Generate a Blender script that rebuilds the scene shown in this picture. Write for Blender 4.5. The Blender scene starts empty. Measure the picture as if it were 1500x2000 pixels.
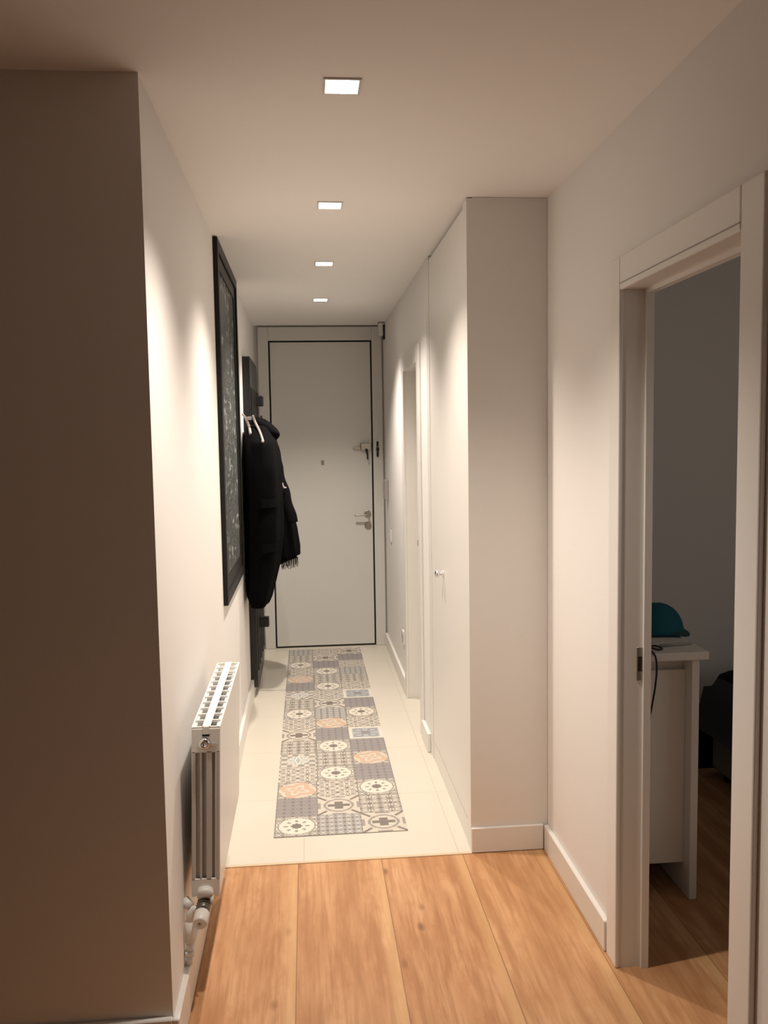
import bpy, bmesh, math, random
from mathutils import Vector, Matrix
random.seed(7)
PI = math.pi
sc = bpy.context.scene
COL = sc.collection

# ------------------------------------------------------------------ camera
EYE = Vector((0, 0, 1.6))
FPX, PITCH, YAW, ROLL = 1690.5, 0.0815, 0.0881, 0.0158
Fd = Vector((math.sin(YAW)*math.cos(PITCH), math.cos(YAW)*math.cos(PITCH), -math.sin(PITCH)))
R0 = Vector((math.cos(YAW), -math.sin(YAW), 0)); U0 = R0.cross(Fd)
Rt = math.cos(ROLL)*R0 - math.sin(ROLL)*U0; Up = Rt.cross(Fd)
cam = bpy.data.cameras.new('camera'); camo = bpy.data.objects.new('camera', cam); COL.objects.link(camo)
cam.sensor_fit = 'VERTICAL'; cam.sensor_height = 36.0; cam.lens = 36.0*FPX/2000.0; cam.clip_start = 0.05
M = Matrix((Rt, Up, -Fd)).transposed().to_4x4(); M.translation = EYE
camo.matrix_world = M
sc.camera = camo

# ------------------------------------------------------------------ world, exposure, light levels
w = bpy.data.worlds.new('world'); sc.world = w; w.use_nodes = True
w.node_tree.nodes['Background'].inputs[0].default_value = (0.55, 0.62, 0.75, 1)
w.node_tree.nodes['Background'].inputs[1].default_value = 0.02
sc.view_settings.view_transform = 'Standard'; sc.view_settings.look = 'None'
sc.view_settings.exposure = 0.09; sc.view_settings.gamma = 1.0; sc.view_settings.use_curve_mapping = False
LAMP_W = 92.0
LAMP_COL = (1.0, 0.888, 0.782)
LAMP_GAIN = (1.0, 1.0, 0.95, 1.35)
LIVING_W = 0.3
BEDROOM_W = 6.0

# ------------------------------------------------------------------ measures of the place (metres)
H = 2.487
XL, XC, XR = -0.38, 0.604, 0.908
YN, YT, YC, YD = 2.186, 3.2, 3.212, 6.703
XBED = 0.994
YBED = 4.1

# ------------------------------------------------------------------ node helpers
class NT:
    def __init__(s, name):
        s.m = bpy.data.materials.new(name); s.m.use_nodes = True
        s.t = s.m.node_tree; s.b = s.t.nodes['Principled BSDF']
    def n(s, typ, **kw):
        o = s.t.nodes.new(typ)
        for k, v in kw.items(): setattr(o, k, v)
        return o
    def l(s, a, b): s.t.links.new(a, b)
    def setin(s, node, i, v):
        if isinstance(v, bpy.types.NodeSocket): s.l(v, node.inputs[i])
        else: node.inputs[i].default_value = v
    def math(s, op, a, b=0.0, c=0.0):
        o = s.n('ShaderNodeMath', operation=op)
        s.setin(o, 0, a); s.setin(o, 1, b); s.setin(o, 2, c)
        return o.outputs[0]
    def mix(s, f, a, b, mode='MIX'):
        o = s.n('ShaderNodeMix', data_type='RGBA', blend_type=mode)
        s.setin(o, 0, f); s.setin(o, 6, a); s.setin(o, 7, b)
        return o.outputs[2]
    def pos(s):
        g = s.n('ShaderNodeNewGeometry'); x = s.n('ShaderNodeSeparateXYZ'); s.l(g.outputs['Position'], x.inputs[0])
        return g.outputs['Position'], x.outputs
    def noise(s, vec, scale, detail=3.0, rough=0.5):
        o = s.n('ShaderNodeTexNoise'); o.inputs['Scale'].default_value = scale
        o.inputs['Detail'].default_value = detail; o.inputs['Roughness'].default_value = rough
        if vec is not None: s.l(vec, o.inputs['Vector'])
        return o.outputs['Fac']
    def scaled(s, vec, sc_):
        o = s.n('ShaderNodeMapping'); o.inputs['Scale'].default_value = sc_; s.l(vec, o.inputs['Vector'])
        return o.outputs[0]
    def ramp(s, f, stops):
        o = s.n('ShaderNodeValToRGB'); cr = o.color_ramp
        while len(cr.elements) < len(stops): cr.elements.new(0.5)
        for e, (p, c) in zip(cr.elements, stops):
            e.position = p; e.color = (*c, 1) if len(c) == 3 else c
        s.l(f, o.inputs[0]); return o.outputs[0]
    def bump(s, h, strength=0.1, dist=0.01):
        o = s.n('ShaderNodeBump'); o.inputs['Strength'].default_value = strength; o.inputs['Distance'].default_value = dist
        s.l(h, o.inputs['Height']); s.l(o.outputs[0], s.b.inputs['Normal'])
    def col(s, c): s.setin(s.b, 'Base Color', c)

def paint(name, c, rough=0.6, metal=0.0, nscale=60, var=0.03, bump=0.02, spec=0.5):
    k = NT(name); p, _ = k.pos()
    f = k.noise(p, nscale, 2.0)
    a = tuple(max(0, x*(1-var)) for x in c) + (1,); b = tuple(min(1, x*(1+var)) for x in c) + (1,)
    k.col(k.mix(f, a, b))
    k.b.inputs['Roughness'].default_value = rough; k.b.inputs['Metallic'].default_value = metal
    k.b.inputs['Specular IOR Level'].default_value = spec
    if bump: k.bump(f, bump, 0.004)
    return k.m

WALL = paint('wall_paint', (0.83, 0.805, 0.775), 0.75, nscale=140, var=0.012, bump=0.05, spec=0.25)
CEIL = paint('ceiling_paint', (0.91, 0.885, 0.86), 0.8, nscale=120, var=0.01, bump=0.03, spec=0.2)
LACQ = paint('white_lacquer', (0.80, 0.775, 0.735), 0.38, nscale=30, var=0.012, bump=0.01)
DOORP = paint('front_door_paint', (0.66, 0.655, 0.62), 0.45, nscale=12, var=0.012, bump=0.01)
RADP = paint('radiator_enamel', (0.80, 0.785, 0.75), 0.3, nscale=50, var=0.01, bump=0.0)
RADG = paint('radiator_fins', (0.50, 0.49, 0.47), 0.5)
RADE = paint('radiator_end_shade', (0.56, 0.54, 0.51), 0.35, bump=0.0)  # white enamel greyed to put the shaded end into the colour
VALVE = paint('valve_metal', (0.22, 0.21, 0.18), 0.35, 0.8, bump=0.0)
CHROME = paint('chrome', (0.72, 0.72, 0.72), 0.16, 1.0, bump=0.0)
STEEL = paint('brushed_steel', (0.42, 0.39, 0.34), 0.32, 1.0, bump=0.02)
DARKM = paint('dark_metal', (0.035, 0.03, 0.027), 0.45, 0.6)
GAP = paint('gap_shade', (0.03, 0.027, 0.022), 0.9)  # shade of the front door gaps, put into a dark colour
BLACKF = paint('black_frame', (0.005, 0.0052, 0.005), 0.45, bump=0.02, spec=0.3)
BLACKW = paint('black_wood', (0.009, 0.009, 0.0085), 0.4, nscale=25, var=0.3, bump=0.05)
CLOTHA = paint('black_cloth', (0.0028, 0.0028, 0.0032), 0.95, nscale=300, var=0.4, bump=0.3, spec=0.04)
CLOTHB = paint('navy_black_cloth', (0.0042, 0.0036, 0.0052), 0.9, nscale=260, var=0.4, bump=0.3, spec=0.06)
SCARF = paint('charcoal_knit', (0.010, 0.010, 0.011), 0.95, nscale=220, var=0.5, bump=0.5, spec=0.1)
POCKET = paint('pocket_flap_cloth', (0.0045, 0.0045, 0.006), 0.8, nscale=200, var=0.3, bump=0.1, spec=0.1)
CORD = paint('pale_cord', (0.44, 0.38, 0.37), 0.8)
PLASTW = paint('white_plastic', (0.74, 0.72, 0.68), 0.4, bump=0.0)
PLASTG = paint('grey_plastic', (0.36, 0.33, 0.31), 0.5, bump=0.0)
PLASTK = paint('black_plastic', (0.008, 0.007, 0.007), 0.5, bump=0.0)
DESKP = paint('desk_foil', (0.78, 0.75, 0.71), 0.45, nscale=20, var=0.01, bump=0.0)
NAVY = None
HATM = paint('teal_cotton', (0.02, 0.20, 0.28), 0.8, nscale=200, var=0.15, bump=0.2)
HATB = paint('teal_brim_cotton', (0.07, 0.16, 0.17), 0.8, nscale=200, var=0.15, bump=0.2)
BEDP = paint('bed_base_fabric', (0.20, 0.19, 0.175), 0.9, nscale=200, var=0.1, bump=0.1)

def wood_floor():
    k = NT('oak_plank_floor'); p, xyz = k.pos()
    PWID = 0.3165
    u = k.math('DIVIDE', k.math('ADD', xyz[0], 0.066 + PWID*20), PWID)
    row = k.math('FLOOR', u); fu = k.math('FRACT', u)
    wn = k.n('ShaderNodeTexWhiteNoise', noise_dimensions='1D'); k.l(row, wn.inputs['W'])
    off = k.math('MULTIPLY', wn.outputs['Value'], 5.0)
    v = k.math('DIVIDE', k.math('ADD', k.math('ADD', xyz[1], 26.0), off), 9.0)
    brd = k.math('FLOOR', v); fv = k.math('FRACT', v)
    wn2 = k.n('ShaderNodeTexWhiteNoise', noise_dimensions='2D')
    cb = k.n('ShaderNodeCombineXYZ'); k.l(row, cb.inputs[0]); k.l(brd, cb.inputs[1]); k.l(cb.outputs[0], wn2.inputs['Vector'])
    tone = wn2.outputs['Value']
    # per board shifted coordinates
    cs = k.n('ShaderNodeCombineXYZ'); k.l(k.math('MULTIPLY', tone, 13.0), cs.inputs[0]); k.l(k.math('MULTIPLY', tone, 37.0), cs.inputs[1])
    add = k.n('ShaderNodeVectorMath', operation='ADD'); k.l(p, add.inputs[0]); k.l(cs.outputs[0], add.inputs[1])
    q = add.outputs[0]
    big = k.noise(k.scaled(q, (9.0, 1.4, 1)), 1.0, 4.0, 0.55)
    fine = k.noise(k.scaled(q, (70.0, 3.0, 1)), 1.0, 4.0, 0.6)
    med = k.noise(k.scaled(q, (22.0, 2.2, 1)), 1.0, 3.0, 0.6)
    patch = k.noise(k.scaled(q, (13.0, 5.0, 1)), 1.0, 4.0, 0.65)
    c = k.ramp(big, [(0.30, (0.40, 0.185, 0.078)), (0.5, (0.55, 0.29, 0.137)), (0.68, (0.66, 0.38, 0.20))])
    c = k.mix(k.math('MULTIPLY', k.math('MAXIMUM', k.math('SUBTRACT', 0.55, fine), 0.0), 2.6), c, (0.30, 0.13, 0.045, 1))
    c = k.mix(k.math('MULTIPLY', k.ramp(med, [(0.50, (0, 0, 0)), (0.64, (1, 1, 1))]), 0.72), c, (0.34, 0.145, 0.052, 1))
    c = k.mix(k.math('MULTIPLY', k.ramp(patch, [(0.50, (0, 0, 0)), (0.68, (1, 1, 1))]), 0.62), c, (0.38, 0.16, 0.062, 1))
    vor = k.n('ShaderNodeTexVoronoi'); vor.inputs['Scale'].default_value = 1.0
    k.l(k.scaled(q, (8.0, 3.6, 1)), vor.inputs['Vector'])
    knot = k.ramp(k.math('ADD', vor.outputs['Distance'], k.math('MULTIPLY', k.math('SUBTRACT', med, 0.5), 0.10)), [(0.05, (1, 1, 1)), (0.13, (0, 0, 0))])
    c = k.mix(k.math('MULTIPLY', knot, 0.85), c, (0.17, 0.075, 0.03, 1))
    c = k.mix(0.22, c, k.mix(tone, (0.42, 0.20, 0.08, 1), (0.58, 0.33, 0.155, 1)))
    eu = k.math('MINIMUM', fu, k.math('SUBTRACT', 1.0, fu)); ev = k.math('MINIMUM', fv, k.math('SUBTRACT', 1.0, fv))
    seam = k.math('MAXIMUM', k.math('LESS_THAN', eu, 0.0055), k.math('LESS_THAN', ev, 0.0010))
    pale = k.math('MULTIPLY', k.ramp(k.math('ADD', fu, k.math('MULTIPLY', k.math('SUBTRACT', med, 0.5), 0.15)), [(0.86, (0, 0, 0)), (0.93, (1, 1, 1))]), 0.55)
    c = k.mix(pale, c, (0.64, 0.39, 0.185, 1))
    c = k.mix(k.math('MULTIPLY', seam, 0.8), c, (0.26, 0.13, 0.055, 1))
    k.col(c); k.b.inputs['Roughness'].default_value = 0.5
    k.b.inputs['Specular IOR Level'].default_value = 0.35
    k.bump(k.math('SUBTRACT', fine, seam), 0.06, 0.003)
    return k.m
WOOD = wood_floor()

def tile_floor():
    k = NT('cream_floor_tile'); p, xyz = k.pos()
    def joint(c, o):
        f = k.math('FRACT', k.math('DIVIDE', k.math('ADD', c, o + 12.0), 0.6))
        return k.math('MINIMUM', f, k.math('SUBTRACT', 1.0, f))
    j = k.math('LESS_THAN', k.math('MINIMUM', joint(xyz[0], -0.555), joint(xyz[1], -3.805)), 0.0035)
    f = k.noise(p, 2.5, 4.0)
    c = k.mix(f, (0.62, 0.575, 0.49, 1), (0.67, 0.625, 0.54, 1))
    c = k.mix(k.math('MULTIPLY', j, 0.45), c, (0.42, 0.37, 0.30, 1))
    k.col(c); k.b.inputs['Roughness'].default_value = 0.36
    return k.m
TILE = tile_floor()

def vcol_mat(name, rough):
    k = NT(name); a = k.n('ShaderNodeVertexColor', layer_name='Col'); p, _ = k.pos()
    f = k.noise(p, 40, 3.0)
    k.col(k.mix(k.math('MULTIPLY', f, 0.26), a.outputs['Color'], (0.44, 0.40, 0.35, 1)))
    k.b.inputs['Roughness'].default_value = rough
    return k.m
RUGM = vcol_mat('printed_vinyl', 0.5)

def pattern_glass():
    k = NT('obscure_glass'); p, _ = k.pos()
    n1 = k.noise(k.scaled(p, (1, 9.0, 4.5)), 4.0, 4.0, 0.65)
    n2 = k.noise(k.scaled(p, (1, 3.0, 1.2)), 5.0, 2.0)
    c = k.mix(n2, (0.10, 0.118, 0.118, 1), (0.20, 0.225, 0.22, 1))
    glint = k.noise(k.scaled(p, (1, 6.0, 24.0)), 1.0, 3.0, 0.6)
    c = k.mix(k.ramp(k.math('MULTIPLY', glint, k.math('ADD', n2, 0.55)), [(0.60, (0, 0, 0)), (0.74, (1, 1, 1))]), c, (0.62, 0.68, 0.68, 1))  # pale flecks painted into the colour for the sparkle of reflected lamps
    k.col(c); k.b.inputs['Roughness'].default_value = 0.13
    k.b.inputs['Specular IOR Level'].default_value = 0.9
    k.bump(n1, 1.0, 0.09)
    return k.m
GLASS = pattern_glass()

def blanket_mat():
    k = NT('navy_striped_blanket'); p, xyz = k.pos()
    s = k.math('FRACT', k.math('DIVIDE', k.math('ADD', xyz[0], 5.0), 0.17))
    st = k.math('LESS_THAN', s, 0.42)
    c = k.mix(st, (0.006, 0.008, 0.022, 1), (0.11, 0.115, 0.14, 1))
    k.col(c); k.b.inputs['Roughness'].default_value = 0.9
    k.bump(k.noise(p, 150, 2.0), 0.2, 0.004)
    return k.m
NAVY = blanket_mat()

def lens_mat():
    k = NT('lit_lens'); e = k.n('ShaderNodeEmission'); e.inputs[0].default_value = (1.0, 0.95, 0.86, 1); e.inputs[1].default_value = 14.0
    k.l(e.outputs[0], k.t.nodes['Material Output'].inputs['Surface'])
    return k.m
LENS = lens_mat()

# ------------------------------------------------------------------ mesh helpers
def bmn(): return bmesh.new()
def bx(bm, a, b, bevel=0.0, seg=2):
    x0, y0, z0 = a; x1, y1, z1 = b
    r = bmesh.ops.create_cube(bm, size=1.0)
    vs = r['verts']
    for v in vs:
        v.co = Vector(((x0+x1)/2 + v.co.x*(x1-x0), (y0+y1)/2 + v.co.y*(y1-y0), (z0+z1)/2 + v.co.z*(z1-z0)))
    if bevel > 0:
        es = set()
        for v in vs: es.update(v.link_edges)
        bmesh.ops.bevel(bm, geom=list(es), offset=bevel, segments=seg, affect='EDGES', profile=0.5)
    return bm
def tube(bm, pts, rad, seg=12, cap=True):
    pts = [Vector(p) for p in pts]; n = len(pts)
    rads = rad if isinstance(rad, (list, tuple)) else [rad]*n
    rings = []; up = None
    for i, p in enumerate(pts):
        d = (pts[min(i+1, n-1)] - pts[max(i-1, 0)]).normalized()
        if up is None:
            up = Vector((0, 0, 1)) if abs(d.z) < 0.9 else Vector((1, 0, 0))
        a = d.cross(up).normalized(); b = a.cross(d).normalized(); up = b
        rings.append([bm.verts.new(p + rads[i]*(math.cos(2*PI*j/seg)*a + math.sin(2*PI*j/seg)*b)) for j in range(seg)])
    for i in range(n-1):
        for j in range(seg):
            bm.faces.new((rings[i][j], rings[i][(j+1) % seg], rings[i+1][(j+1) % seg], rings[i+1][j]))
    if cap:
        bm.faces.new(rings[0][::-1]); bm.faces.new(rings[-1])
    return bm
def lathe(bm, c, axis, prof, seg=24):
    """prof: list of (distance along axis, radius)"""
    c = Vector(c); d = Vector(axis).normalized()
    up = Vector((0, 0, 1)) if abs(d.z) < 0.9 else Vector((1, 0, 0))
    a = d.cross(up).normalized(); b = a.cross(d).normalized()
    rings = [[bm.verts.new(c + d*t + max(r, 1e-4)*(math.cos(2*PI*j/seg)*a + math.sin(2*PI*j/seg)*b)) for j in range(seg)] for t, r in prof]
    for i in range(len(rings)-1):
        for j in range(seg):
            bm.faces.new((rings[i][j], rings[i][(j+1) % seg], rings[i+1][(j+1) % seg], rings[i+1][j]))
    bm.faces.new(rings[0][::-1]); bm.faces.new(rings[-1])
    return bm
def spline(pts, n=8):
    pts = [Vector(p) for p in pts]; P = [pts[0]] + pts + [pts[-1]]; out = []
    for i in range(1, len(P)-2):
        for k in range(n):
            t = k/n; a, b, c, d = P[i-1], P[i], P[i+1], P[i+2]
            out.append(0.5*((2*b) + (c-a)*t + (2*a-5*b+4*c-d)*t*t + (3*b-a-3*c+d)*t**3))
    out.append(pts[-1]); return out
def obj(name, bm, m, parent=None, smooth=False, label=None):
    me = bpy.data.meshes.new(name)
    bmesh.ops.recalc_face_normals(bm, faces=bm.faces[:])
    bm.to_mesh(me); bm.free()
    o = bpy.data.objects.new(name, me); COL.objects.link(o)
    me.materials.append(m)
    if smooth:
        for p in me.polygons: p.use_smooth = True
    if parent is not None:
        o.parent = parent
        # meshes are written in world coordinates; keep them there
        acc = Vector((0, 0, 0)); q = parent
        while q is not None: acc += q.location; q = q.parent
        me.transform(Matrix.Translation(-acc))
    if label: o['label'] = label
    return o
def thing(name, label, cat, loc, group=None):
    o = bpy.data.objects.new(name, None); COL.objects.link(o); o.location = loc; o.empty_display_size = 0.1
    o['label'] = label; o['category'] = cat
    if group: o['group'] = group
    return o
def tag(o, label, cat, group=None):
    o['label'] = label; o['category'] = cat
    if group: o['group'] = group
    return o
def struct(name, bm, m, parent=None):
    o = obj(name, bm, m, parent)
    if parent is None: o['kind'] = 'structure'
    return o
def structroot(name, loc):
    o = bpy.data.objects.new(name, None); COL.objects.link(o); o.location = loc; o['kind'] = 'structure'; o.empty_display_size = 0.1
    return o
def boxes(*bs):
    bm = bmn()
    for b in bs: bx(bm, *b)
    return bm

# ------------------------------------------------------------------ the setting
XW0, YW0 = -3.6, -3.2                       # living area behind the camera
XB1 = 3.5                                   # far side of the bedroom
bm = boxes(((XW0, YW0, -0.08), (XB1, 2.9, 0)), ((XL-0.1, 2.9, -0.08), (XB1, YT, 0)), ((XC+0.3, YT, -0.08), (XB1, YBED, 0)))
struct('floor', bm, WOOD)
struct('floor', boxes(((XL-0.05, YT+0.012, -0.08), (XC+0.3, YD+0.1, 0.0))), TILE)
struct('trim_1', boxes(((XL, YT-0.004, -0.01), (XC, YT+0.012, 0.003))), paint('pale_threshold', (0.62, 0.50, 0.34), 0.4))
struct('ceiling', boxes(((XW0-0.1, YW0-0.1, H), (XB1+0.1, YD+0.2, H+0.1))), CEIL)
struct('wall_left', boxes(((XL-0.12, YN+0.12, 0), (XL, YD+0.12, H))), WALL)
struct('wall_left_near', boxes(((XW0, YN, 0), (XL, YN+0.12, H))), WALL)
WALLD = paint('bounce_cut_wall_paint', (0.30, 0.27, 0.245), 0.8, nscale=120, var=0.01, bump=0.04, spec=0.2)  # unseen living walls, darkened to cut the light they bounce back
struct('wall_living_side', boxes(((XW0-0.1, YW0, 0), (XW0, YN+0.12, H))), WALLD)
struct('wall_living_back', boxes(((XW0-0.1, YW0-0.1, 0), (XB1+0.1, YW0, H))), WALLD)
# right wall with the opening to the bedroom
OY0, OY1, OZ = 1.735, 2.43, 2.02
J = 0.012
struct('wall_right', boxes(((XR, YW0, 0), (XBED, OY0-J, H)), ((XR, OY1+J, 0), (XBED, YBED+0.1, H)), ((XR, OY0-J, OZ+J), (XBED, OY1+J, H))), WALL)
struct('wall_bedroom_back', boxes(((XBED, YBED, 0), (XB1, YBED+0.1, H))), WALL)
struct('wall_bedroom_front', boxes(((XBED, -0.5, 0), (XB1, -0.4, H))), WALL)
struct('wall_bedroom_side', boxes(((XB1, YW0, 0), (XB1+0.1, YBED+0.1, H))), WALL)
# far part of the right wall, with the opening of the bathroom door
BY0, BY1, BZ = 4.62, 5.26, 2.02
struct('wall_right_far', boxes(((XC, 4.302, 0), (XC+0.13, BY0-J, H)), ((XC, BY1+J, 0), (XC+0.13, YD+0.1, H)), ((XC, BY0-J, BZ+J), (XC+0.13, BY1+J, H))), WALL)
# end wall around the front door
DX0, DX1, DZ = -0.272, 0.515, 2.374
struct('wall_end', boxes(((XL, YD+0.02, 0), (DX0-0.03, YD+0.12, H)), ((DX1+0.03, YD+0.02, 0), (XC, YD+0.12, H)), ((DX0-0.03, YD+0.02, DZ+0.03), (DX1+0.03, YD+0.12, H)), ((DX0-0.03, YD+0.075, 0), (DX1+0.03, YD+0.12, DZ+0.03))), WALL)
# baseboards
BT, BH = 0.018, 0.1
def baseboard(name, a, b):
    bm = bmn(); bx(bm, a, b, 0.003, 1)
    struct(name, bm, LACQ)
baseboard('baseboard_left', (XL, YN-BT, 0), (XL+BT, YD-0.02, 0.116))
baseboard('baseboard_left_near', (XW0, YN-BT, 0), (XL, YN, 0.116))
baseboard('baseboard_right', (XR-BT, OY1+0.083, 0), (XR, YC-0.012, BH))
baseboard('baseboard_right_near', (XR-BT, YW0, 0), (XR, OY0-0.092, BH))
baseboard('baseboard_right_far', (XC-BT, BY1+0.102, 0), (XC, YD-0.02, BH))
baseboard('baseboard_right_middle', (XC-BT, 4.304, 0), (XC, BY0-0.092, BH))
baseboard('baseboard_bedroom', (XBED, YBED-BT, 0), (XB1, YBED, BH))

# bedroom doorway (the sliding leaf is not seen): jambs, stops, casing
d3 = structroot('door_3', (XR, OY1, 0))
bm = boxes(((XR, OY1, 0), (XBED, OY1+J, OZ)), ((XR, OY0-J, 0), (XBED, OY0, OZ)), ((XR, OY0-J, OZ), (XBED, OY1+J, OZ+J)))
obj('jamb', bm, LACQ, d3)
bm = boxes(((XBED-0.022, OY1-0.012, 0), (XBED, OY1, OZ-0.012)), ((XBED-0.022, OY0, 0), (XBED, OY0+0.012, OZ-0.012)), ((XBED-0.022, OY0, OZ-0.012), (XBED, OY1, OZ)))
obj('door_stop', bm, LACQ, d3)
for nm, a, b in (('casing', (XR-0.014, OY1-0.003, 0), (XR, OY1+0.076, OZ+0.091)), ('casing', (XR-0.014, OY0-0.09, 0), (XR, OY0+0.003, OZ+0.091)), ('casing', (XR-0.014, OY0+0.004, OZ-0.003), (XR, OY1-0.004, OZ+0.091))):
    bm = bmn(); bx(bm, a, b, 0.004, 2); obj(nm, bm, LACQ, d3)
bm = bmn(); bx(bm, (XR-0.0155, OY0+0.006, OZ+0.013), (XR-0.0135, OY1-0.006, OZ+0.016)); obj('groove', bm, PLASTG, d3)
sp = bmn(); bx(sp, (0.955, OY1-0.003, 0.885), (0.972, OY1+0.001, 0.985), 0.001, 1)
st = obj('strike_plate', sp, STEEL, d3)
sp = bmn(); bx(sp, (0.958, OY1-0.0045, 0.913), (0.969, OY1-0.0025, 0.957)); obj('latch_hole', sp, PLASTK, st)

# bathroom door
d2 = structroot('door_2', (XC, BY1, 0))
bm = boxes(((XC, BY1, 0), (XC+0.13, BY1+J, BZ)), ((XC, BY0-J, 0), (XC+0.13, BY0, BZ)), ((XC, BY0-J, BZ), (XC+0.13, BY1+J, BZ+J)))
obj('jamb', bm, LACQ, d2)
for a, b in (((XC-0.014, BY1-0.003, 0), (XC, BY1+0.1, BZ+0.09)), ((XC-0.014, BY0-0.09, 0), (XC, BY0+0.003, BZ+0.09)), ((XC-0.014, BY0+0.004, BZ-0.003), (XC, BY1-0.004, BZ+0.09))):
    bm = bmn(); bx(bm, a, b, 0.004, 2); obj('casing', bm, LACQ, d2)
bm = bmn(); bx(bm, (XC+0.092, BY0+0.003, 0.008), (XC+0.13, BY1-0.003, BZ-0.003)); obj('leaf', bm, LACQ, d2)
bm = bmn(); bx(bm, (XC-0.0165, BY0-0.012, 1.035), (XC-0.012, BY0+0.001, 1.065), 0.001, 1); obj('strike_plate', bm, STEEL, d2)

# front door
d1 = structroot('door_1', (0.12, YD, 0))
bm = bmn(); bx(bm, (DX0+0.012, YD, 0.014), (DX1-0.012, YD+0.045, DZ-0.012), 0.002, 1); leaf = obj('leaf', bm, DOORP, d1)
bm = boxes(((DX0-0.03, YD+0.03, 0), (DX0+0.004, YD+0.075, DZ+0.03)), ((DX1-0.004, YD+0.03, 0), (DX1+0.03, YD+0.075, DZ+0.03)), ((DX0, YD+0.03, DZ-0.004), (DX1, YD+0.075, DZ+0.03)), ((DX0, YD+0.01, 0), (DX1, YD+0.075, 0.012)))
obj('rebate_shade', bm, GAP, d1)  # dark strips standing in for the shade around the leaf
for a, b in (((XL+0.03, YD-0.016, 0), (DX0, YD+0.03, H-0.012)), ((DX1, YD-0.016, 0), (XC-0.012, YD+0.03, H-0.012)), ((DX0, YD-0.016, DZ), (DX1, YD+0.03, H-0.012))):
    bm = bmn(); bx(bm, a, b, 0.003, 1); obj('casing', bm, DOORP, d1)
bm = bmn(); lathe(bm, (0.464, YD, 1.04), (0, -1, 0), [(0, 0.027), (0.008, 0.027), (0.010, 0.024)]); hr = obj('handle_rose', bm, STEEL, leaf)
bm = bmn(); tube(bm, spline([(0.464, YD-0.008, 1.036), (0.464, YD-0.045, 1.036), (0.452, YD-0.055, 1.035), (0.36, YD-0.055, 1.033)]), 0.0075, 10); obj('lever_handle', bm, STEEL, leaf, True)
bm = bmn(); lathe(bm, (0.466, YD, 0.947), (0, -1, 0), [(0, 0.027), (0.007, 0.027), (0.010, 0.022), (0.010, 0.012), (0.016, 0.011)]); obj('lock_cylinder', bm, STEEL, leaf)
bm = bmn(); lathe(bm, (0.123, YD, 1.452), (0, -1, 0), [(0, 0.012), (0.005, 0.012), (0.007, 0.008)], 16)
bx(bm, (0.113, YD-0.004, 1.425), (0.133, YD, 1.438), 0.001, 1); obj('peephole', bm, STEEL, leaf)
# upper bolt lock with its turning key
bm = bmn(); bx(bm, (0.415, YD-0.035, 1.535), (0.500, YD, 1.588), 0.006, 2); bx(bm, (0.36, YD-0.022, 1.540), (0.42, YD-0.006, 1.558), 0.004, 2)
lk = obj('bolt_lock', bm, STEEL, leaf)
bm = bmn(); tube(bm, [(0.46, YD-0.03, 1.54), (0.463, YD-0.045, 1.525), (0.468, YD-0.046, 1.49)], [0.010, 0.009, 0.006], 10)
bx(bm, (0.462, YD-0.049, 1.462), (0.474, YD-0.043, 1.495), 0.001, 1); obj('key', bm, DARKM, lk)
bm = bmn(); bx(bm, (0.540, YD-0.030, 1.482), (0.556, YD-0.015, 1.522), 0.003, 1); bx(bm, (0.538, YD-0.026, 1.525), (0.560, YD-0.015, 1.555), 0.003, 1); bx(bm, (0.540, YD-0.030, 1.560), (0.556, YD-0.015, 1.600), 0.003, 1)
obj('bolt_keeper', bm, DARKM, d1)

# interior window of textured glass, black frame reaching the ceiling
WY0, WY1, WZ0, WZ1 = 3.83, 4.86, 0.885, H-0.003
w1 = structroot('window_1', (XL, (WY0+WY1)/2, WZ0))
def ringframe(y0, y1, z0, z1, wd, x0, x1, bev=0.002):
    bm = bmn()
    bx(bm, (x0, y0, z0), (x1, y0+wd, z1), bev, 1); bx(bm, (x0, y1-wd, z0), (x1, y1, z1), bev, 1)
    bx(bm, (x0, y0+wd, z0), (x1, y1-wd, z0+wd), bev, 1); bx(bm, (x0, y0+wd, z1-wd), (x1, y1-wd, z1), bev, 1)
    return bm
obj('outer_frame', ringframe(WY0, WY1, WZ0, WZ1, 0.05, XL, XL+0.021), BLACKF, w1)
obj('sash', ringframe(WY0+0.05, WY1-0.05, WZ0+0.05, WZ1-0.05, 0.06, XL, XL+0.012), BLACKF, w1)
bm = bmn(); bx(bm, (XL, WY0+0.11, WZ0+0.11), (XL+0.006, WY1-0.11, WZ1-0.11)); obj('pane', bm, GLASS, w1)

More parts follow.
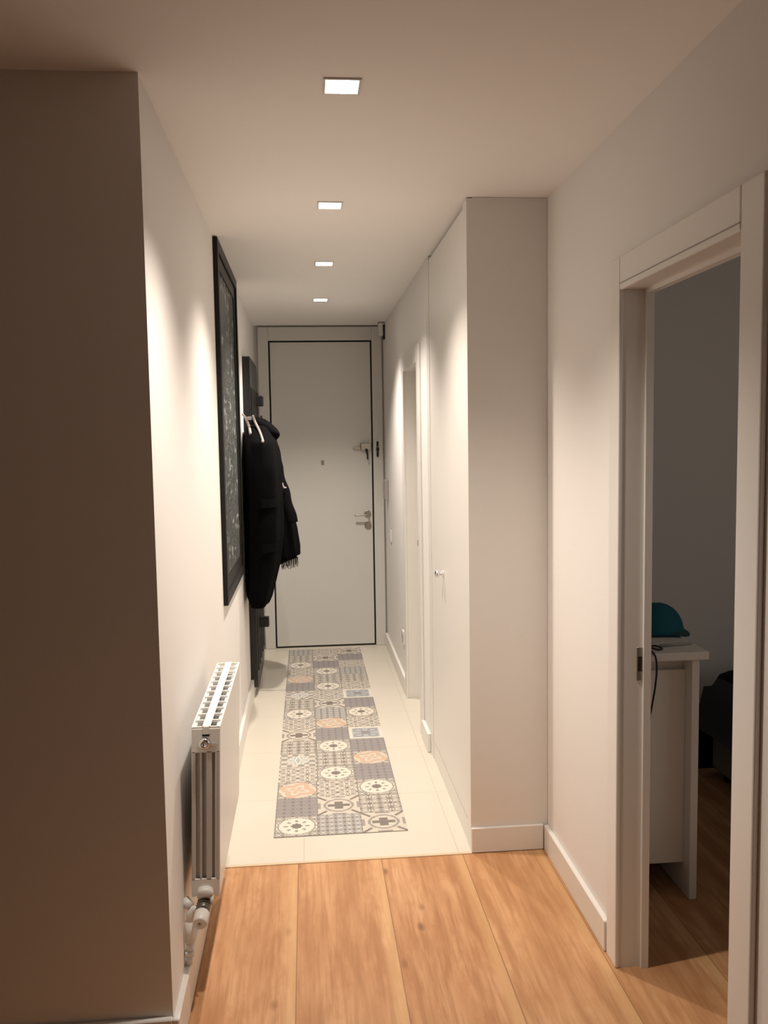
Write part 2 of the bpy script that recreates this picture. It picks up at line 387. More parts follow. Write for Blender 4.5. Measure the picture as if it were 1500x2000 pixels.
# ------------------------------------------------------------------ downlights
LY = (2.24, 3.333, 4.397, 5.499)
LL = ('lit square recessed downlight nearest the camera, beside the near wall corner',
      'lit square recessed downlight, second from the camera, level with closet front edge',
      'lit square recessed downlight, third from the camera, level with black framed window',
      'lit square recessed downlight farthest from the camera, nearest the front door')
lens_me = frame_me = None
for i, y in enumerate(LY):
    t = thing('downlight', LL[i], 'ceiling light', (0.109, y, H), 'row of recessed ceiling downlights')
    s = 0.041
    if lens_me is None:
        a = obj('frame', ringframe(y-0.047, y+0.047, -1, 1, 0.006, 0, 0.01, 0), PLASTW)      # replaced below
        bpy.data.objects.remove(a)
        bm = bmn()
        for q in (((-s-0.006, -s-0.006, -0.004), (-s, s+0.006, -0.0002)), ((s, -s-0.006, -0.004), (s+0.006, s+0.006, -0.0002)), ((-s, -s-0.006, -0.004), (s, -s, -0.0002)), ((-s, s, -0.004), (s, s+0.006, -0.0002))):
            bx(bm, q[0], q[1])
        f = obj('frame', bm, PLASTW); frame_me = f.data
        bm = bmn(); bx(bm, (-s, -s, -0.003), (s, s, -0.0005)); l = obj('lens', bm, LENS); lens_me = l.data
    else:
        f = bpy.data.objects.new('frame', frame_me); COL.objects.link(f)
        l = bpy.data.objects.new('lens', lens_me); COL.objects.link(l)
    f.parent = t; l.parent = t
    ld = bpy.data.lights.new('bulb', 'SPOT'); ld.energy = LAMP_W*LAMP_GAIN[i]; ld.color = LAMP_COL
    ld.spot_size = math.radians(116); ld.spot_blend = 1.0; ld.shadow_soft_size = 0.025
    lo = bpy.data.objects.new('bulb', ld); COL.objects.link(lo); lo.parent = t; lo.location = (0, 0, -0.03)

# added unseen fills: a dim one far behind the camera, one in the bedroom
def area(name, loc, rot, sx, sy, e, c):
    d = bpy.data.lights.new(name, 'AREA'); d.shape = 'RECTANGLE'; d.size = sx; d.size_y = sy; d.energy = e; d.color = c
    o = bpy.data.objects.new(name, d); COL.objects.link(o); o.location = loc; o.rotation_euler = rot
    return o
area('living_fill_light', (-1.8, -2.2, 2.3), (0, 0, 0), 0.5, 0.5, LIVING_W, (1.0, 0.93, 0.84))
area('bedroom_fill_light', (XB1-0.05, 1.3, 1.5), (0, math.radians(90), 0), 1.2, 1.2, BEDROOM_W, (1.0, 0.96, 0.90))

# ------------------------------------------------------------------ built-in closet
cl = thing('built_in_closet', 'tall white built-in closet with one knobbed door, beside pale floor tiles', 'closet', (XC+0.15, 3.75, 0))
CY0, CY1 = YC, 4.300
bm = boxes(((XC+0.022, CY0+0.002, 0), (XR-0.001, CY1, H-0.001)))
obj('carcass', bm, LACQ, cl)
bm = boxes(((XC, CY0, 0), (XC+0.022, CY0+0.075, H-0.004)), ((XC, CY1-0.085, 0.0), (XC+0.022, CY1, H-0.004)), ((XC+0.022, CY0, 0), (XR-0.001, CY0+0.002, H-0.001)))
obj('side_panel', bm, LACQ, cl)
bm = bmn(); bx(bm, (XC+0.002, CY0+0.08, 0.098), (XC+0.021, CY1-0.09, H-0.02), 0.0015, 1); dr = obj('door', bm, LACQ, cl)
bm = bmn(); lathe(bm, (XC+0.002, 3.845, 0.998), (-1, 0, 0), [(0, 0.016), (0.004, 0.016), (0.007, 0.008), (0.018, 0.007), (0.024, 0.016), (0.032, 0.018), (0.038, 0.013), (0.040, 0.004)])
obj('knob', bm, CHROME, dr, True, label='chrome knob')
bm = bmn(); bx(bm, (XC+0.003, CY0+0.076, 0), (XC+0.021, CY1-0.086, 0.092)); obj('plinth', bm, LACQ, cl)
bm = bmn(); bx(bm, (XC, CY0-0.012, 0), (XR-BT-0.001, CY0, 0.1), 0.003, 1); obj('baseboard', bm, LACQ, cl)

# ------------------------------------------------------------------ radiator
RY0, RY1, RZ0, RZ1 = 2.43, 3.15, 0.302, 0.803
ra = thing('radiator', 'white double panel radiator mounted low on the left wall', 'radiator', (-0.33, (RY0+RY1)/2, RZ0))
def lean(bm):           # the radiator leans a little away from the wall at the top
    for v in bm.verts: v.co.x += -0.016*(RZ1 - v.co.z)/(RZ1-RZ0)
    return bm
bm = bmn(); bx(bm, (-0.276, RY0, RZ0), (-0.261, RY1, RZ1-0.006), 0.005, 3); obj('front_panel', lean(bm), RADP, ra)
bm = bmn(); bx(bm, (-0.342, RY0, RZ0), (-0.330, RY1, RZ1-0.006), 0.004, 3); obj('rear_panel', lean(bm), RADP, ra)
bm = bmn()
for i in range(34):
    y = RY0+0.025 + i*0.020
    bx(bm, (-0.329, y, RZ0+0.03), (-0.277, y+0.003, RZ1-0.035))
obj('convector_fins', lean(bm), RADG, ra)
bm = bmn()
for x0, x1 in ((-0.342, -0.337), (-0.266, -0.261)): bx(bm, (x0, RY0, RZ1-0.010), (x1, RY1, RZ1), 0.001, 1)
bx(bm, (-0.312, RY0, RZ1-0.004), (-0.289, RY1, RZ1+0.002), 0.001, 1)
for i in range(13):
    y = RY0 + (RY1-RY0-0.008)*i/12
    bx(bm, (-0.337, y, RZ1-0.006), (-0.266, y+0.007, RZ1-0.0005))
obj('top_grille', lean(bm), RADP, ra)
bm = bmn()
bx(bm, (-0.341, RY0-0.002, RZ1-0.075), (-0.262, RY0+0.004, RZ1-0.006), 0.001, 1)
bx(bm, (-0.309, RY0-0.004, RZ1-0.022), (-0.292, RY0, RZ1+0.001), 0.001, 1)
obj('end_cover', lean(bm), RADP, ra)
bm = bmn(); bx(bm, (-0.341, RY0-0.002, RZ0+0.005), (-0.262, RY0+0.004, RZ0+0.055), 0.001, 1)
obj('end_cover', lean(bm), RADP, ra)
bm = bmn()
for x, wd in ((-0.341, 0.010), (-0.318, 0.006), (-0.300, 0.016), (-0.272, 0.010)):
    bx(bm, (x, RY0-0.002, RZ0+0.05), (x+wd, RY0+0.012, RZ1-0.07), 0.002, 2)
obj('end_ribs', lean(bm), RADE, ra)
bm = bmn(); bx(bm, (-0.330, RY0+0.010, RZ0+0.01), (-0.276, RY0+0.014, RZ1-0.012)); obj('end_plate', lean(bm), RADG, ra)  # grey here paints in the shade of the recess behind the ribs
bm = bmn(); bx(bm, (-0.311, RY0-0.0035, RZ1-0.028), (-0.291, RY0-0.0005, RZ1-0.021)); obj('vent_slot', lean(bm), PLASTK, ra)
bm = bmn(); lathe(bm, (-0.305, RY0-0.002, RZ1-0.047), (0, -1, 0), [(0, 0.017), (0.006, 0.017), (0.012, 0.015), (0.014, 0.010), (0.014, 0.0075), (0.009, 0.0065)], 20)
bx(bm, (-0.29, RY0-0.007, RZ1-0.052), (-0.268, RY0-0.003, RZ1-0.047)); vp = obj('vent_plug', lean(bm), CHROME, ra, True, label='chrome vent plug')
# lockshield valve hanging under the near end
def VZ(b):
    for q in b.verts: q.co.z += 0.026*max(0.0, min(1.0, (q.co.z-0.10)/0.05))
    return b
vb = bmn()
tube(vb, [(-0.318, RY0+0.035, 0.30), (-0.318, RY0+0.02, 0.275), (-0.321, RY0, 0.262)], [0.014, 0.018, 0.020], 16)
tube(vb, [(-0.321, RY0+0.004, 0.263), (-0.326, RY0-0.035, 0.245)], [0.0195, 0.0185], 16)
for i in range(5):
    t0 = i/5
    c = Vector((-0.321, RY0+0.004, 0.263)).lerp(Vector((-0.326, RY0-0.035, 0.245)), t0+0.1)
    tube(vb, [c + Vector((0, 0.002, 0.001)), c - Vector((0, 0.002, 0.001))], 0.0205, 16)
va = obj('valve', VZ(vb), VALVE, ra, True, label='grey metal lockshield valve')
bm = bmn(); lathe(bm, (-0.325, RY0-0.033, 0.246), (-0.05, -0.975, -0.2), [(0, 0.0195), (0.004, 0.0215), (0.040, 0.0200), (0.043, 0.0175), (0.043, 0.0055), (0.036, 0.005)], 24)
obj('valve_cap', VZ(bm), PLASTW, va, True, label='white plastic cap')
bm = bmn(); tube(bm, [(-0.318, RY0+0.004, 0.293), (-0.318, RY0-0.012, 0.283)], [0.024, 0.023], 16); tube(bm, [(-0.300, RY0-0.01, 0.285), (-0.298, RY0-0.018, 0.262)], [0.006, 0.004], 8)
obj('collar', VZ(bm), PLASTW, va, True)
bm = bmn()
tube(bm, [(-0.335, RY0-0.012, 0.25), (-0.352, RY0-0.012, 0.247), (-0.360, RY0-0.014, 0.238), (-0.362, RY0-0.016, 0.20)], [0.011, 0.011, 0.012, 0.012], 14)
tube(bm, [(-0.3795, RY0+0.01, 0.262), (-0.360, RY0-0.004, 0.252)], [0.016, 0.012], 14)
tube(bm, [(-0.362, RY0-0.016, 0.215), (-0.364, RY0-0.020, 0.155)], 0.0135, 16)
tube(bm, [(-0.364, RY0-0.020, 0.155), (-0.3655, RY0-0.022, 0.135)], 0.0105, 16)
tube(bm, [(-0.3655, RY0-0.022, 0.137), (-0.366, RY0-0.023, 0.128)], 0.0138, 16)
tube(bm, [(-0.366, RY0-0.023, 0.130), (-0.367, RY0-0.024, 0.112)], 0.010, 16)
obj('supply_pipe', VZ(bm), PLASTW, ra, True, label='white supply pipe')

# ------------------------------------------------------------------ printed runner
def rug():
    NC, NR, N = 3, 17, 30
    X0, X1, Y0, Y1 = -0.168, 0.381, 3.425, 6.625
    be, gr, sl, dk, og, bl, pu, lt = (0.58, 0.53, 0.45), (0.27, 0.25, 0.225), (0.27, 0.275, 0.285), (0.15, 0.125, 0.105), (0.56, 0.385, 0.26), (0.37, 0.40, 0.42), (0.23, 0.21, 0.225), (0.70, 0.65, 0.55)
    def flower(u, v, a=lt, c=gr):
        r = math.hypot(u, v); th = math.atan2(v, u)
        if r < 0.24: return dk
        if r > 0.93: return dots(u, v, gr, be, 5)
        if abs(r-0.50) < 0.10 and math.cos(8*th) > 0.2: return c
        if abs(r-0.86) < 0.045: return c
        if 0.32 < r < 0.4 and math.cos(4*th) > 0.8: return be
        return a
    def cross(u, v, a=be, c=gr):
        au, av = abs(u), abs(v)
        if (au < 0.17 and av < 0.42) or (av < 0.13 and au < 0.55): return dk
        if abs(au-av) < 0.13 and 0.62 < max(au, av) < 0.97: return dk
        if abs(math.hypot(u, v)-0.66) < 0.06: return c
        if au > 0.85 and av < 0.35 or av > 0.85 and au < 0.35: return c
        return a
    def dots(u, v, a, c, n=4.5):
        x, y = (u*0.5+0.5)*n % 1 - 0.5, (v*0.5+0.5)*n % 1 - 0.5
        r = math.hypot(x, y)
        if r < 0.2: return c
        if abs(x)+abs(y) > 0.78: return dk
        if 0.33 < r < 0.42: return c
        return a
    def orange(u, v):
        r = math.hypot(u, v); th = math.atan2(v, u)
        if r > 0.95: return dots(u, v, gr, be, 5)
        return og if math.sin(12*r + 2*math.sin(4*th)) > -0.2 else be
    def frame(u, v):
        m = max(abs(u), abs(v))
        if m > 0.82: return lt
        r = math.hypot(abs(u)-0.42, abs(v)-0.42)
        if 0.18 < r < 0.32: return sl
        if math.hypot(u, v) < 0.28: return pu
        return bl
    def blue(u, v):
        r = math.hypot(u, v); th = math.atan2(v, u)
        if r < 0.62: return bl if math.sin(14*r+3*math.cos(6*th)) > 0 else lt
        return be if math.sin(10*u)*math.sin(10*v) > 0 else gr
    D1 = lambda u, v: dots(u, v, gr, be, 4); D2 = lambda u, v: dots(u, v, sl, be, 5); D3 = lambda u, v: dots(u, v, be, gr, 4); D4 = lambda u, v: dots(u, v, pu, gr, 5)
    rows = [(flower, D2, cross), (D4, cross, D1), (orange, D3, flower), (D3, flower, D4), (blue, D1, orange), (D1, flower, D4),
            (cross, D4, frame), (D3, orange, D3), (flower, D2, flower), (D1, cross, D4), (blue, D3, frame), (D4, flower, D3),
            (orange, D1, D1), (D3, flower, D2), (flower, D4, D3), (D1, cross, D4), (D2, D3, cross)]
    nx, ny = NC*N, NR*N
    verts = [(X0+(X1-X0)*i/nx, Y0+(Y1-Y0)*j/ny, 0.003) for j in range(ny+1) for i in range(nx+1)]
    faces = []; cols = []
    for j in range(ny):
        for i in range(nx):
            a = j*(nx+1)+i; faces.append((a, a+1, a+nx+2, a+nx+1))
            f = rows[j//N][i//N]; cols.append(f(((i % N)+0.5)/N*2-1, ((j % N)+0.5)/N*2-1))
    nv = len(verts)      # a thin skirt gives the vinyl its thickness
    cs = [(X0, Y0), (X1, Y0), (X1, Y1), (X0, Y1)]
    verts += [(x, y, 0.003) for x, y in cs] + [(x, y, 0.0002) for x, y in cs]
    for q in range(4):
        r = (q+1) % 4; faces.append((nv+q, nv+r, nv+4+r, nv+4+q)); cols.append(gr)
    faces.append((nv+7, nv+6, nv+5, nv+4)); cols.append(gr)
    me = bpy.data.meshes.new('runner_rug'); me.from_pydata(verts, [], faces)
    at = me.color_attributes.new('Col', 'FLOAT_COLOR', 'CORNER')
    buf = []
    for p in me.polygons:
        c = cols[p.index]
        for _ in range(p.loop_total): buf.extend((c[0], c[1], c[2], 1.0))
    at.data.foreach_set('color', buf)
    me.materials.append(RUGM)
    o = bpy.data.objects.new('runner_rug', me); COL.objects.link(o)
    return tag(o, 'long grey and beige patchwork tile print runner on cream floor tiles', 'rug')
rug()

# ------------------------------------------------------------------ coat rack and clothes
ck = thing('coat_rack', 'tall black wall panel coat rack with hooks, near the front door', 'coat rack', (-0.355, 5.8, 0.045))
PY0, PY1, PZ0, PZ1 = 5.40, 6.22, 0.045, 2.133
def rounded_panel(x0, x1, y0, y1, z0, z1, r, n=6):
    prof = []
    for cy, cz, a0 in ((y1-r, z1-r, 0), (y0+r*0.25, z1-r*0.25, 90), (y0+r, z0+r, 180), (y1-r, z0+r, 270)):
        rr = r*0.25 if a0 == 90 else r
        for k in range(n+1):
            a = math.radians(a0 + 90*k/n); prof.append((cy+rr*math.cos(a), cz+rr*math.sin(a)))
    bm = bmn()
    A = [bm.verts.new((x0, y, z)) for y, z in prof]; B = [bm.verts.new((x1, y, z)) for y, z in prof]
    m = len(prof)
    for i in range(m): bm.faces.new((A[i], A[(i+1) % m], B[(i+1) % m], B[i]))
    bm.faces.new(A[::-1]); bm.faces.new(B)
    return bm
obj('back_panel', rounded_panel(XL+0.0005, XL+0.045, PY0, PY1, PZ0, PZ1, 0.09), BLACKW, ck)
bm = bmn()
for i in range(5):
    y = PY0+0.06+i*0.165; bx(bm, (XL+0.045, y, 0.16), (XL+0.052, y+0.05, 1.95), 0.002, 1)
obj('slat', bm, BLACKW, ck)
for y, z in ((5.46, 1.745), (5.78, 1.735)):
    bm = bmn(); tube(bm, spline([(XL+0.05, y, z-0.03), (XL+0.085, y, z-0.035), (XL+0.105, y, z-0.01), (XL+0.106, y, z+0.025)]), [0.007]*25, 8); bx(bm, (XL+0.045, y-0.012, z-0.06), (XL+0.056, y+0.012, z+0.02), 0.003, 1)
    obj('hook', bm, DARKM, ck)
bm = bmn(); bx(bm, (XL+0.045, 5.70, 0.385), (XL+0.108, 5.76, 0.45), 0.006, 2); obj('lower_peg', bm, BLACKW, ck)
bm = bmn(); bx(bm, (XL+0.045, 5.82, 1.845), (XL+0.103, 5.88, 1.915), 0.006, 2); obj('peg', bm, BLACKW, ck)

def loft(secs, nseg=48, folds=7, amp=0.05, ph=0.0, hem=None, taper_y=None):
    """secs: (z, cx, cy, rx, ry) from top to bottom; vertical folds deepen towards the hem"""
    P = []
    for i in range(len(secs)-1):
        for k in range(5):
            t = k/5; P.append(tuple(a+(b-a)*(t*t*(3-2*t)*0.4+t*0.6) for a, b in zip(secs[i], secs[i+1])))
    P.append(secs[-1]); n = len(P); bm = bmn(); rings = []
    for i, (z, cx, cy, rx, ry) in enumerate(P):
        s = i/(n-1); ring = []
        for j in range(nseg):
            th = 2*PI*j/nseg
            m = 1 + amp*(0.25+0.75*s)*(math.sin(folds*th+ph+1.2*s) + 0.5*math.sin((folds*2-3)*th+2.1*ph+2.5*s))*0.7
            x = cx+rx*m*math.cos(th); y = cy+ry*m*math.sin(th)
            zz = z + (hem(x, y)*max(0, (s-0.6)/0.4) if hem else 0)
            x = max(x, XL+0.004 if y < PY0-0.01 else XL+0.0525)
            ring.append(bm.verts.new((x, y, zz)))
        rings.append(ring)
    for i in range(n-1):
        for j in range(nseg): bm.faces.new((rings[i][j], rings[i][(j+1) % nseg], rings[i+1][(j+1) % nseg], rings[i+1][j]))
    bm.faces.new(rings[0][::-1])
    c = bm.verts.new((P[-1][1], P[-1][2], P[-1][0]+0.03))
    for j in range(nseg): bm.faces.new((rings[-1][j], rings[-1][(j+1) % nseg], c))
    return bm
A_SECS = [(1.745, -0.300, 5.40, 0.035, 0.05), (1.70, -0.290, 5.34, 0.070, 0.15), (1.60, -0.272, 5.26, 0.096, 0.26), (1.45, -0.262, 5.23, 0.106, 0.29), (1.25, -0.256, 5.22, 0.108, 0.30), (1.05, -0.260, 5.22, 0.108, 0.30), (0.88, -0.273, 5.22, 0.098, 0.30), (0.76, -0.290, 5.21, 0.084, 0.29), (0.69, -0.297, 5.20, 0.072, 0.27), (0.652, -0.300, 5.20, 0.058, 0.25)]
def a_front(x, z):          # y of the coat's side turned to the camera
    for p, q in zip(A_SECS, A_SECS[1:]):
        if q[0] <= z <= p[0]:
            t = (p[0]-z)/(p[0]-q[0]); cx, cy, rx, ry = [a+(b-a)*t for a, b in zip(p[1:], q[1:])]
            u = max(-0.98, min(0.98, (x-cx)/rx)); return cy - ry*math.sqrt(1-u*u)
    return 5.2
ca = thing('hooded_coat', 'long black hooded coat with pale drawstrings, hanging nearest on the rack', 'coat', (-0.27, 5.35, 0.66), 'clothes on the coat rack')
obj('body', loft(A_SECS, folds=6, amp=0.075, ph=0.4), CLOTHA, ca, True)
bm = bmn(); bmesh.ops.create_uvsphere(bm, u_segments=32, v_segments=20, radius=1.0)
for v in bm.verts:
    x, y, z = v.co
    px = -0.262 + 0.082*x*(1+0.28*max(0, x)*(1-abs(z)))
    v.co = Vector((max(px, XL+0.06), 5.33+0.12*y, 1.682 + 0.066*z - 0.030*x + 0.006*math.sin(9*y+4*z)))
obj('hood', bm, CLOTHA, ca, True)
for pts in ([(-0.372, 1.775), (-0.352, 1.745), (-0.335, 1.70), (-0.322, 1.655)], [(-0.312, 1.765), (-0.298, 1.725), (-0.272, 1.675), (-0.250, 1.622), (-0.249, 1.607)]):
    # the strings lie on the coat's camera side
    P3 = [(x, min(5.36, a_front(x, z) - 0.010) if z < 1.74 else 5.22, z) for x, z in pts]
    P3 = [(x, min(y, 5.205), z) for x, y, z in P3]
    bm = bmn(); tube(bm, spline(P3), [0.0068]*(8*(len(P3)-1)-6) + [0.008]*7, 10); obj('drawstring', bm, CORD, ca, True, label='pale drawstring')
bm = bmn(); bx(bm, (-0.348, 5.20, 1.738), (-0.318, 5.21, 1.758), 0.004, 2); obj('collar_label', bm, CORD, ca, label='small pale collar label')
for xa, xb, z in ((-0.262, -0.172, 1.285), (-0.262, -0.180, 1.03)):
    bm = bmn(); n = 8; top = []; bot = []
    for i in range(n+1):
        x = xa+(xb-xa)*i/n; top.append(bm.verts.new((x, a_front(x, z)-0.022, z))); bot.append(bm.verts.new((x, a_front(x, z-0.05)-0.026, z-0.05)))
    for i in range(n): bm.faces.new((top[i], top[i+1], bot[i+1], bot[i]))
    bmesh.ops.solidify(bm, geom=bm.faces[:], thickness=0.008)
    obj('pocket_flap', bm, POCKET, ca)

cb_ = thing('dark_jacket', 'dark jacket with a wide sleeve, hanging behind the hooded coat', 'jacket', (-0.2, 5.68, 0.85), 'clothes on the coat rack')
B_SECS = [(1.705, -0.30, 5.78, 0.03, 0.05), (1.65, -0.275, 5.79, 0.07, 0.14), (1.54, -0.255, 5.80, 0.082, 0.20), (1.37, -0.238, 5.80, 0.080, 0.21), (1.19, -0.210, 5.80, 0.100, 0.21), (1.035, -0.194, 5.80, 0.118, 0.21), (0.91, -0.182, 5.80, 0.122, 0.21), (0.845, -0.176, 5.80, 0.116, 0.20)]
obj('body', loft(B_SECS, folds=8, amp=0.08, ph=1.1, hem=lambda x, y: 0.35*(x+0.10)), CLOTHB, cb_, True)
bm = bmn(); tube(bm, spline([(-0.220, 5.68, 1.57), (-0.195, 5.64, 1.41), (-0.155, 5.62, 1.255), (-0.112, 5.61, 1.08)]), [0.045+0.0002*i for i in range(25)], 18)
for v in bm.verts: v.co.y = 5.63+(v.co.y-5.63)*1.2; v.co.x += 0.004*math.sin(40*v.co.z)
slv = obj('sleeve', bm, CLOTHB, cb_, True)
bm = bmn(); tube(bm, spline([(-0.160, 5.555, 1.345), (-0.147, 5.558, 1.31)]), 0.006, 8); tube(bm, spline([(-0.150, 5.555, 1.317), (-0.133, 5.56, 1.313)]), 0.005, 8); obj('zip_tab', bm, CORD, slv, label='small pale zip tab')

sf = thing('fringed_scarf', 'charcoal scarf with a fringed end, hanging below the coats', 'scarf', (-0.17, 5.42, 0.80), 'clothes on the coat rack')
bm = bmn(); n = 16; rows = []
for i in range(n+1):
    z = 1.56-(1.56-0.865)*i/n; row = []
    for j in range(9):
        x = -0.300+0.130*(i/n)**0.75+(0.006+0.006*i/n)*j; row.append(bm.verts.new((x, 5.545-0.012*(i/n)+0.005*math.sin(j*1.4+i*0.5), z-0.03*(1-j/8)*(i/n))))
    rows.append(row)
for i in range(n):
    for j in range(8): bm.faces.new((rows[i][j], rows[i][j+1], rows[i+1][j+1], rows[i+1][j]))
ends = [v.co.copy() for v in rows[-1]]
bmesh.ops.solidify(bm, geom=bm.faces[:], thickness=0.014)
obj('band', bm, SCARF, sf, True)
bm = bmn()
for j, e in enumerate(ends):
    for q in range(2):
        L = 0.035+0.03*random.random(); x = e.x+(q-0.5)*0.005
        tube(bm, [(x, e.y, e.z+0.006), (x+random.uniform(-.003, .003), e.y-0.003, e.z-L*0.5), (x+random.uniform(-.007, .007), e.y, e.z-L)], [0.0028, 0.0028, 0.0018], 6)
obj('fringe', bm, SCARF, sf)

# ------------------------------------------------------------------ small fittings by the front door
t = thing('sensor_box', 'small white box with dark edge, high in corner beside front door', 'sensor', (XC-0.02, 6.55, 2.40))
bm = bmn(); bx(bm, (XC-0.048, 6.50, 2.385), (XC-0.016, 6.56, H-0.010), 0.003, 2); obj('housing', bm, PLASTW, t)
bm = bmn(); bx(bm, (XC-0.016, 6.51, 2.36), (XC-0.0005, 6.552, 2.465)); obj('backplate', bm, PLASTK, t)
bm = bmn(); bx(bm, (XC-0.050, 6.495, H-0.010), (XC-0.010, 6.565, H-0.0008)); obj('cap', bm, PLASTG, t)
t = thing('entry_phone', 'grey slim entry phone on right wall beside the front door', 'entry phone', (XC-0.015, 6.45, 1.15))
bm = bmn(); bx(bm, (XC-0.030, 6.42, 1.160), (XC-0.0005, 6.48, 1.315), 0.004, 2); obj('base', bm, PLASTG, t)
bm = bmn(); bx(bm, (XC-0.040, 6.432, 1.175), (XC-0.030, 6.468, 1.300), 0.003, 2); obj('handset', bm, PLASTG, t)
t = thing('wall_socket', 'white wall socket low on right wall beyond the bathroom doorway', 'wall socket', (XC-0.005, 5.5, 0.29))
bm = bmn(); bx(bm, (XC-0.010, 5.455, 0.29), (XC-0.0005, 5.54, 0.375), 0.002, 2); obj('cover_plate', bm, PLASTW, t)
bm = bmn(); lathe(bm, (XC-0.0095, 5.4975, 0.3325), (-1, 0, 0), [(0, 0.028), (0.0035, 0.028), (0.0035, 0.023), (0.001, 0.022)], 20); obj('socket_insert', bm, PLASTG, t)
t = thing('light_switch', 'white light switch on right wall between entry phone and bathroom doorway', 'light switch', (XC-0.005, 6.25, 0.9))
bm = bmn(); bx(bm, (XC-0.009, 6.21, 0.87), (XC-0.0005, 6.29, 0.95), 0.002, 2); obj('cover_plate', bm, PLASTW, t)
bm = bmn(); bx(bm, (XC-0.013, 6.225, 0.885), (XC-0.009, 6.275, 0.935), 0.002, 2); obj('rocker', bm, PLASTW, t)

# ------------------------------------------------------------------ bedroom: desk and what is on it
DZT = 0.876
dk_ = thing('desk', 'white desk just inside the bedroom doorway', 'desk', (1.17, 3.1, 0))
bm = bmn(); bx(bm, (1.0, 2.762, DZT-0.028), (1.338, 3.62, DZT), 0.003, 2); obj('top', bm, DESKP, dk_)
bm = bmn(); bx(bm, (1.284, 2.775, 0.0), (1.311, 3.60, DZT-0.028), 0.002, 1); obj('side_panel', bm, DESKP, dk_)
bm = bmn(); bx(bm, (1.003, 2.825, 0.112), (1.284, 2.845, DZT-0.075), 0.001, 1); obj('front_panel', bm, DESKP, dk_)
bm = bmn(); bx(bm, (1.003, 2.845, DZT-0.085), (1.284, 2.865, DZT-0.028), 0.001, 1); obj('rail', bm, DESKP, dk_)
bm = bmn(); bx(bm, (1.003, 3.575, 0.35), (1.284, 3.595, DZT-0.028), 0.001, 1); obj('back_panel', bm, DESKP, dk_)

cp = thing('cap', 'teal cap lying on the white desk', 'cap', (1.272, 3.07, DZT))
bm = bmn(); n = 14; seg = 36; rings = []
for i in range(n):
    a = PI/2*i/(n-1); ring = []
    for j in range(seg):
        th = 2*PI*j/seg; m = 1 - 0.015*abs(math.cos(3*th))**8
        ring.append(bm.verts.new((1.272+0.108*m*math.cos(a)**0.75*math.cos(th) if i < n-1 else 1.272+0.002*math.cos(th), 3.07+0.095*m*math.cos(a)**0.75*math.sin(th) if i < n-1 else 3.07+0.002*math.sin(th), DZT+0.004+0.106*math.sin(a)+0.005*math.sin(3*th)*(1-i/(n-1)))))
    rings.append(ring)
for i in range(n-1):
    for j in range(seg): bm.faces.new((rings[i][j], rings[i][(j+1) % seg], rings[i+1][(j+1) % seg], rings[i+1][j]))
bm.faces.new(rings[-1])
bmesh.ops.solidify(bm, geom=bm.faces[:], thickness=0.003)
cr = obj('crown', bm, HATM, cp, True)
bm = bmn(); n = 20; A = []; B = []
for i in range(n+1):
    th = math.radians(-75+110*i/n); k = math.sin(PI*i/n)
    A.append(bm.verts.new((1.272+0.102*math.cos(th), 3.07+0.092*math.sin(th), DZT+0.018)))
    B.append(bm.verts.new((1.272+(0.106+0.016*k)*math.cos(th), 3.07+(0.096+0.05*k)*math.sin(th), DZT+0.004+0.003*math.cos(5*th))))
for i in range(n): bm.faces.new((A[i], A[i+1], B[i+1], B[i]))
bmesh.ops.solidify(bm, geom=bm.faces[:], thickness=0.003)
obj('brim', bm, HATB, cp, True, label='greyish teal brim')
bm = bmn(); lathe(bm, (1.272, 3.07, DZT+0.108), (0, 0, 1), [(0, 0.009), (0.003, 0.008), (0.005, 0.003)], 12); obj('button', bm, HATM, cp, True)

bm = bmn(); z0 = DZT+0.0035
loop = [(1.19, 2.90, z0), (1.165, 2.86, z0), (1.155, 2.825, z0+0.004), (1.175, 2.80, z0), (1.195, 2.815, z0), (1.18, 2.845, z0+0.003), (1.15, 2.83, z0), (1.138, 2.79, z0), (1.141, 2.765, z0+0.001), (1.147, 2.752, DZT-0.012), (1.150, 2.750, DZT-0.05), (1.146, 2.752, DZT-0.11), (1.137, 2.752, DZT-0.165), (1.130, 2.752, DZT-0.21), (1.128, 2.752, DZT-0.25)]
pts = spline(loop, 6); tube(bm, pts, [0.0032 if p.z > DZT-0.2 else 0.0024 for p in pts], 8)
tag(obj('cable', bm, PLASTK, None, True), 'thin black cable hanging over the front edge of the desk', 'cable')
bm = bmn(); tube(bm, [(1.20, 2.845, DZT+0.0055), (1.26, 2.856, DZT+0.0055), (1.318, 2.866, DZT+0.0055), (1.328, 2.868, DZT+0.005)], [0.005, 0.005, 0.005, 0.0015], 10)
tag(obj('pen', bm, PLASTG, None, True), 'slim grey pen lying on the white desk in front of cap', 'pen')

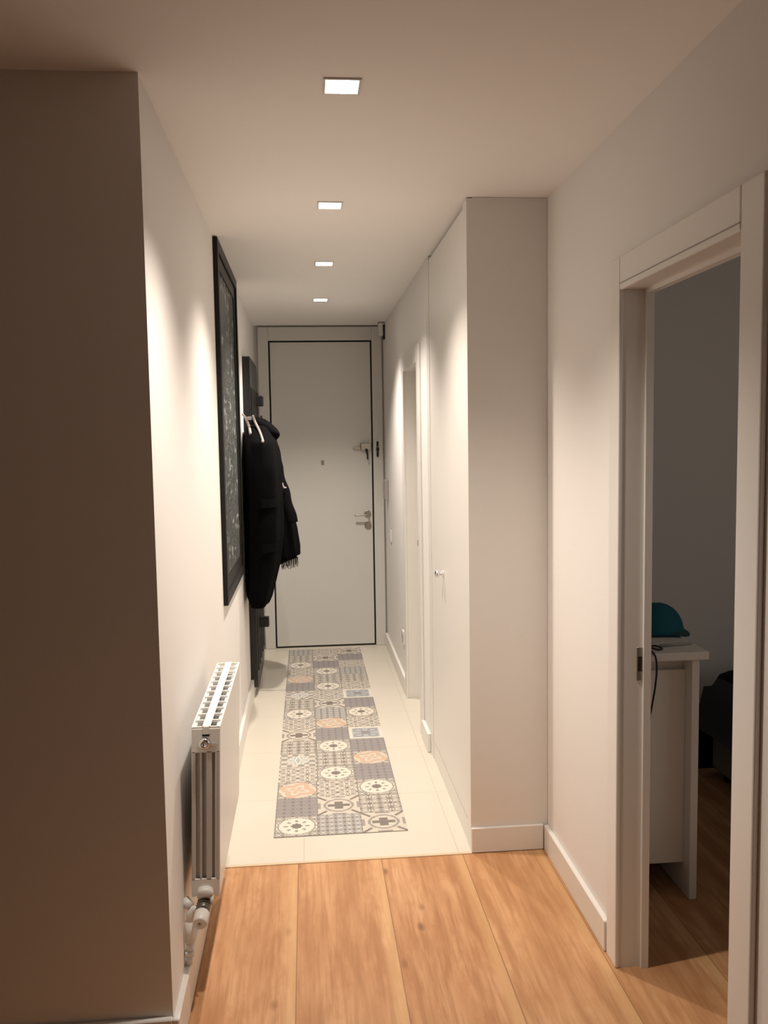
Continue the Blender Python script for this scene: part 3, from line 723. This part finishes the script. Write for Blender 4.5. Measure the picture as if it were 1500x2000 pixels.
# bed
be_ = thing('bed', 'low bed with a dark grey base, right of the white desk', 'bed', (2.35, 2.9, 0))
bm = bmn(); bx(bm, (1.86, 2.05, 0.055), (2.80, 3.80, 0.33), 0.012, 2); obj('base', bm, BEDP, be_)
bm = bmn(); bx(bm, (1.87, 2.05, 0.33), (2.79, 3.80, 0.50), 0.04, 4); obj('mattress', bm, DESKP, be_)
for x, y in ((1.92, 2.1), (2.74, 2.1), (1.92, 3.75), (2.74, 3.75)):
    bm = bmn(); lathe(bm, (x, y, 0), (0, 0, 1), [(0, 0.02), (0.055, 0.026)], 16); obj('leg', bm, DARKM, be_)
# blanket: a rounded sheet over the mattress that hangs over both sides and the far end
bm = bmn(); nu, nv = 28, 40; X0, X1, Y0, Y1, ZT, R = 1.835, 2.825, 2.02, 3.84, 0.535, 0.11
G = []
def prof(s, lo, hi, dl, dh):     # s 0..1 across: hang dl on low side, dh on high side; returns (coord, drop)
    L = dl + (hi-lo) + dh; t = s*L
    if t < dl: return lo, dl-t
    if t > dl+hi-lo: return hi, t-dl-(hi-lo)
    return lo+(t-dl), 0.0
for i in range(nu+1):
    row = []
    for j in range(nv+1):
        x, dx = prof(i/nu, X0, X1, 0.20, 0.20); y, dy = prof(j/nv, Y0, Y1, 0.02, 0.46)
        ex = min(x-X0, X1-x); ey = Y1-y
        rnd = 0.0
        for e in (ex, ey):
            if e < R: rnd += R-math.sqrt(max(0, R*R-(R-e)**2))
        drop = max(dx, dy, 0)
        z = max(0.02, ZT - min(rnd, R)*0.9 - drop + 0.006*math.sin(9*x+5*y))
        flare = 0.03*min(1, drop/0.2)
        xx = x + (-flare if dx > 0 and i < nu/2 else flare if dx > 0 else 0) + 0.006*math.sin(14*y)*min(1, drop*5)
        yy = y + (flare if dy > 0 else 0)
        row.append(bm.verts.new((xx, yy, z)))
    G.append(row)
for i in range(nu):
    for j in range(nv): bm.faces.new((G[i][j], G[i+1][j], G[i+1][j+1], G[i][j+1]))
bmesh.ops.solidify(bm, geom=bm.faces[:], thickness=-0.012)
tag(obj('blanket', bm, NAVY, None, True), 'dark navy striped blanket spread over the bed', 'blanket')
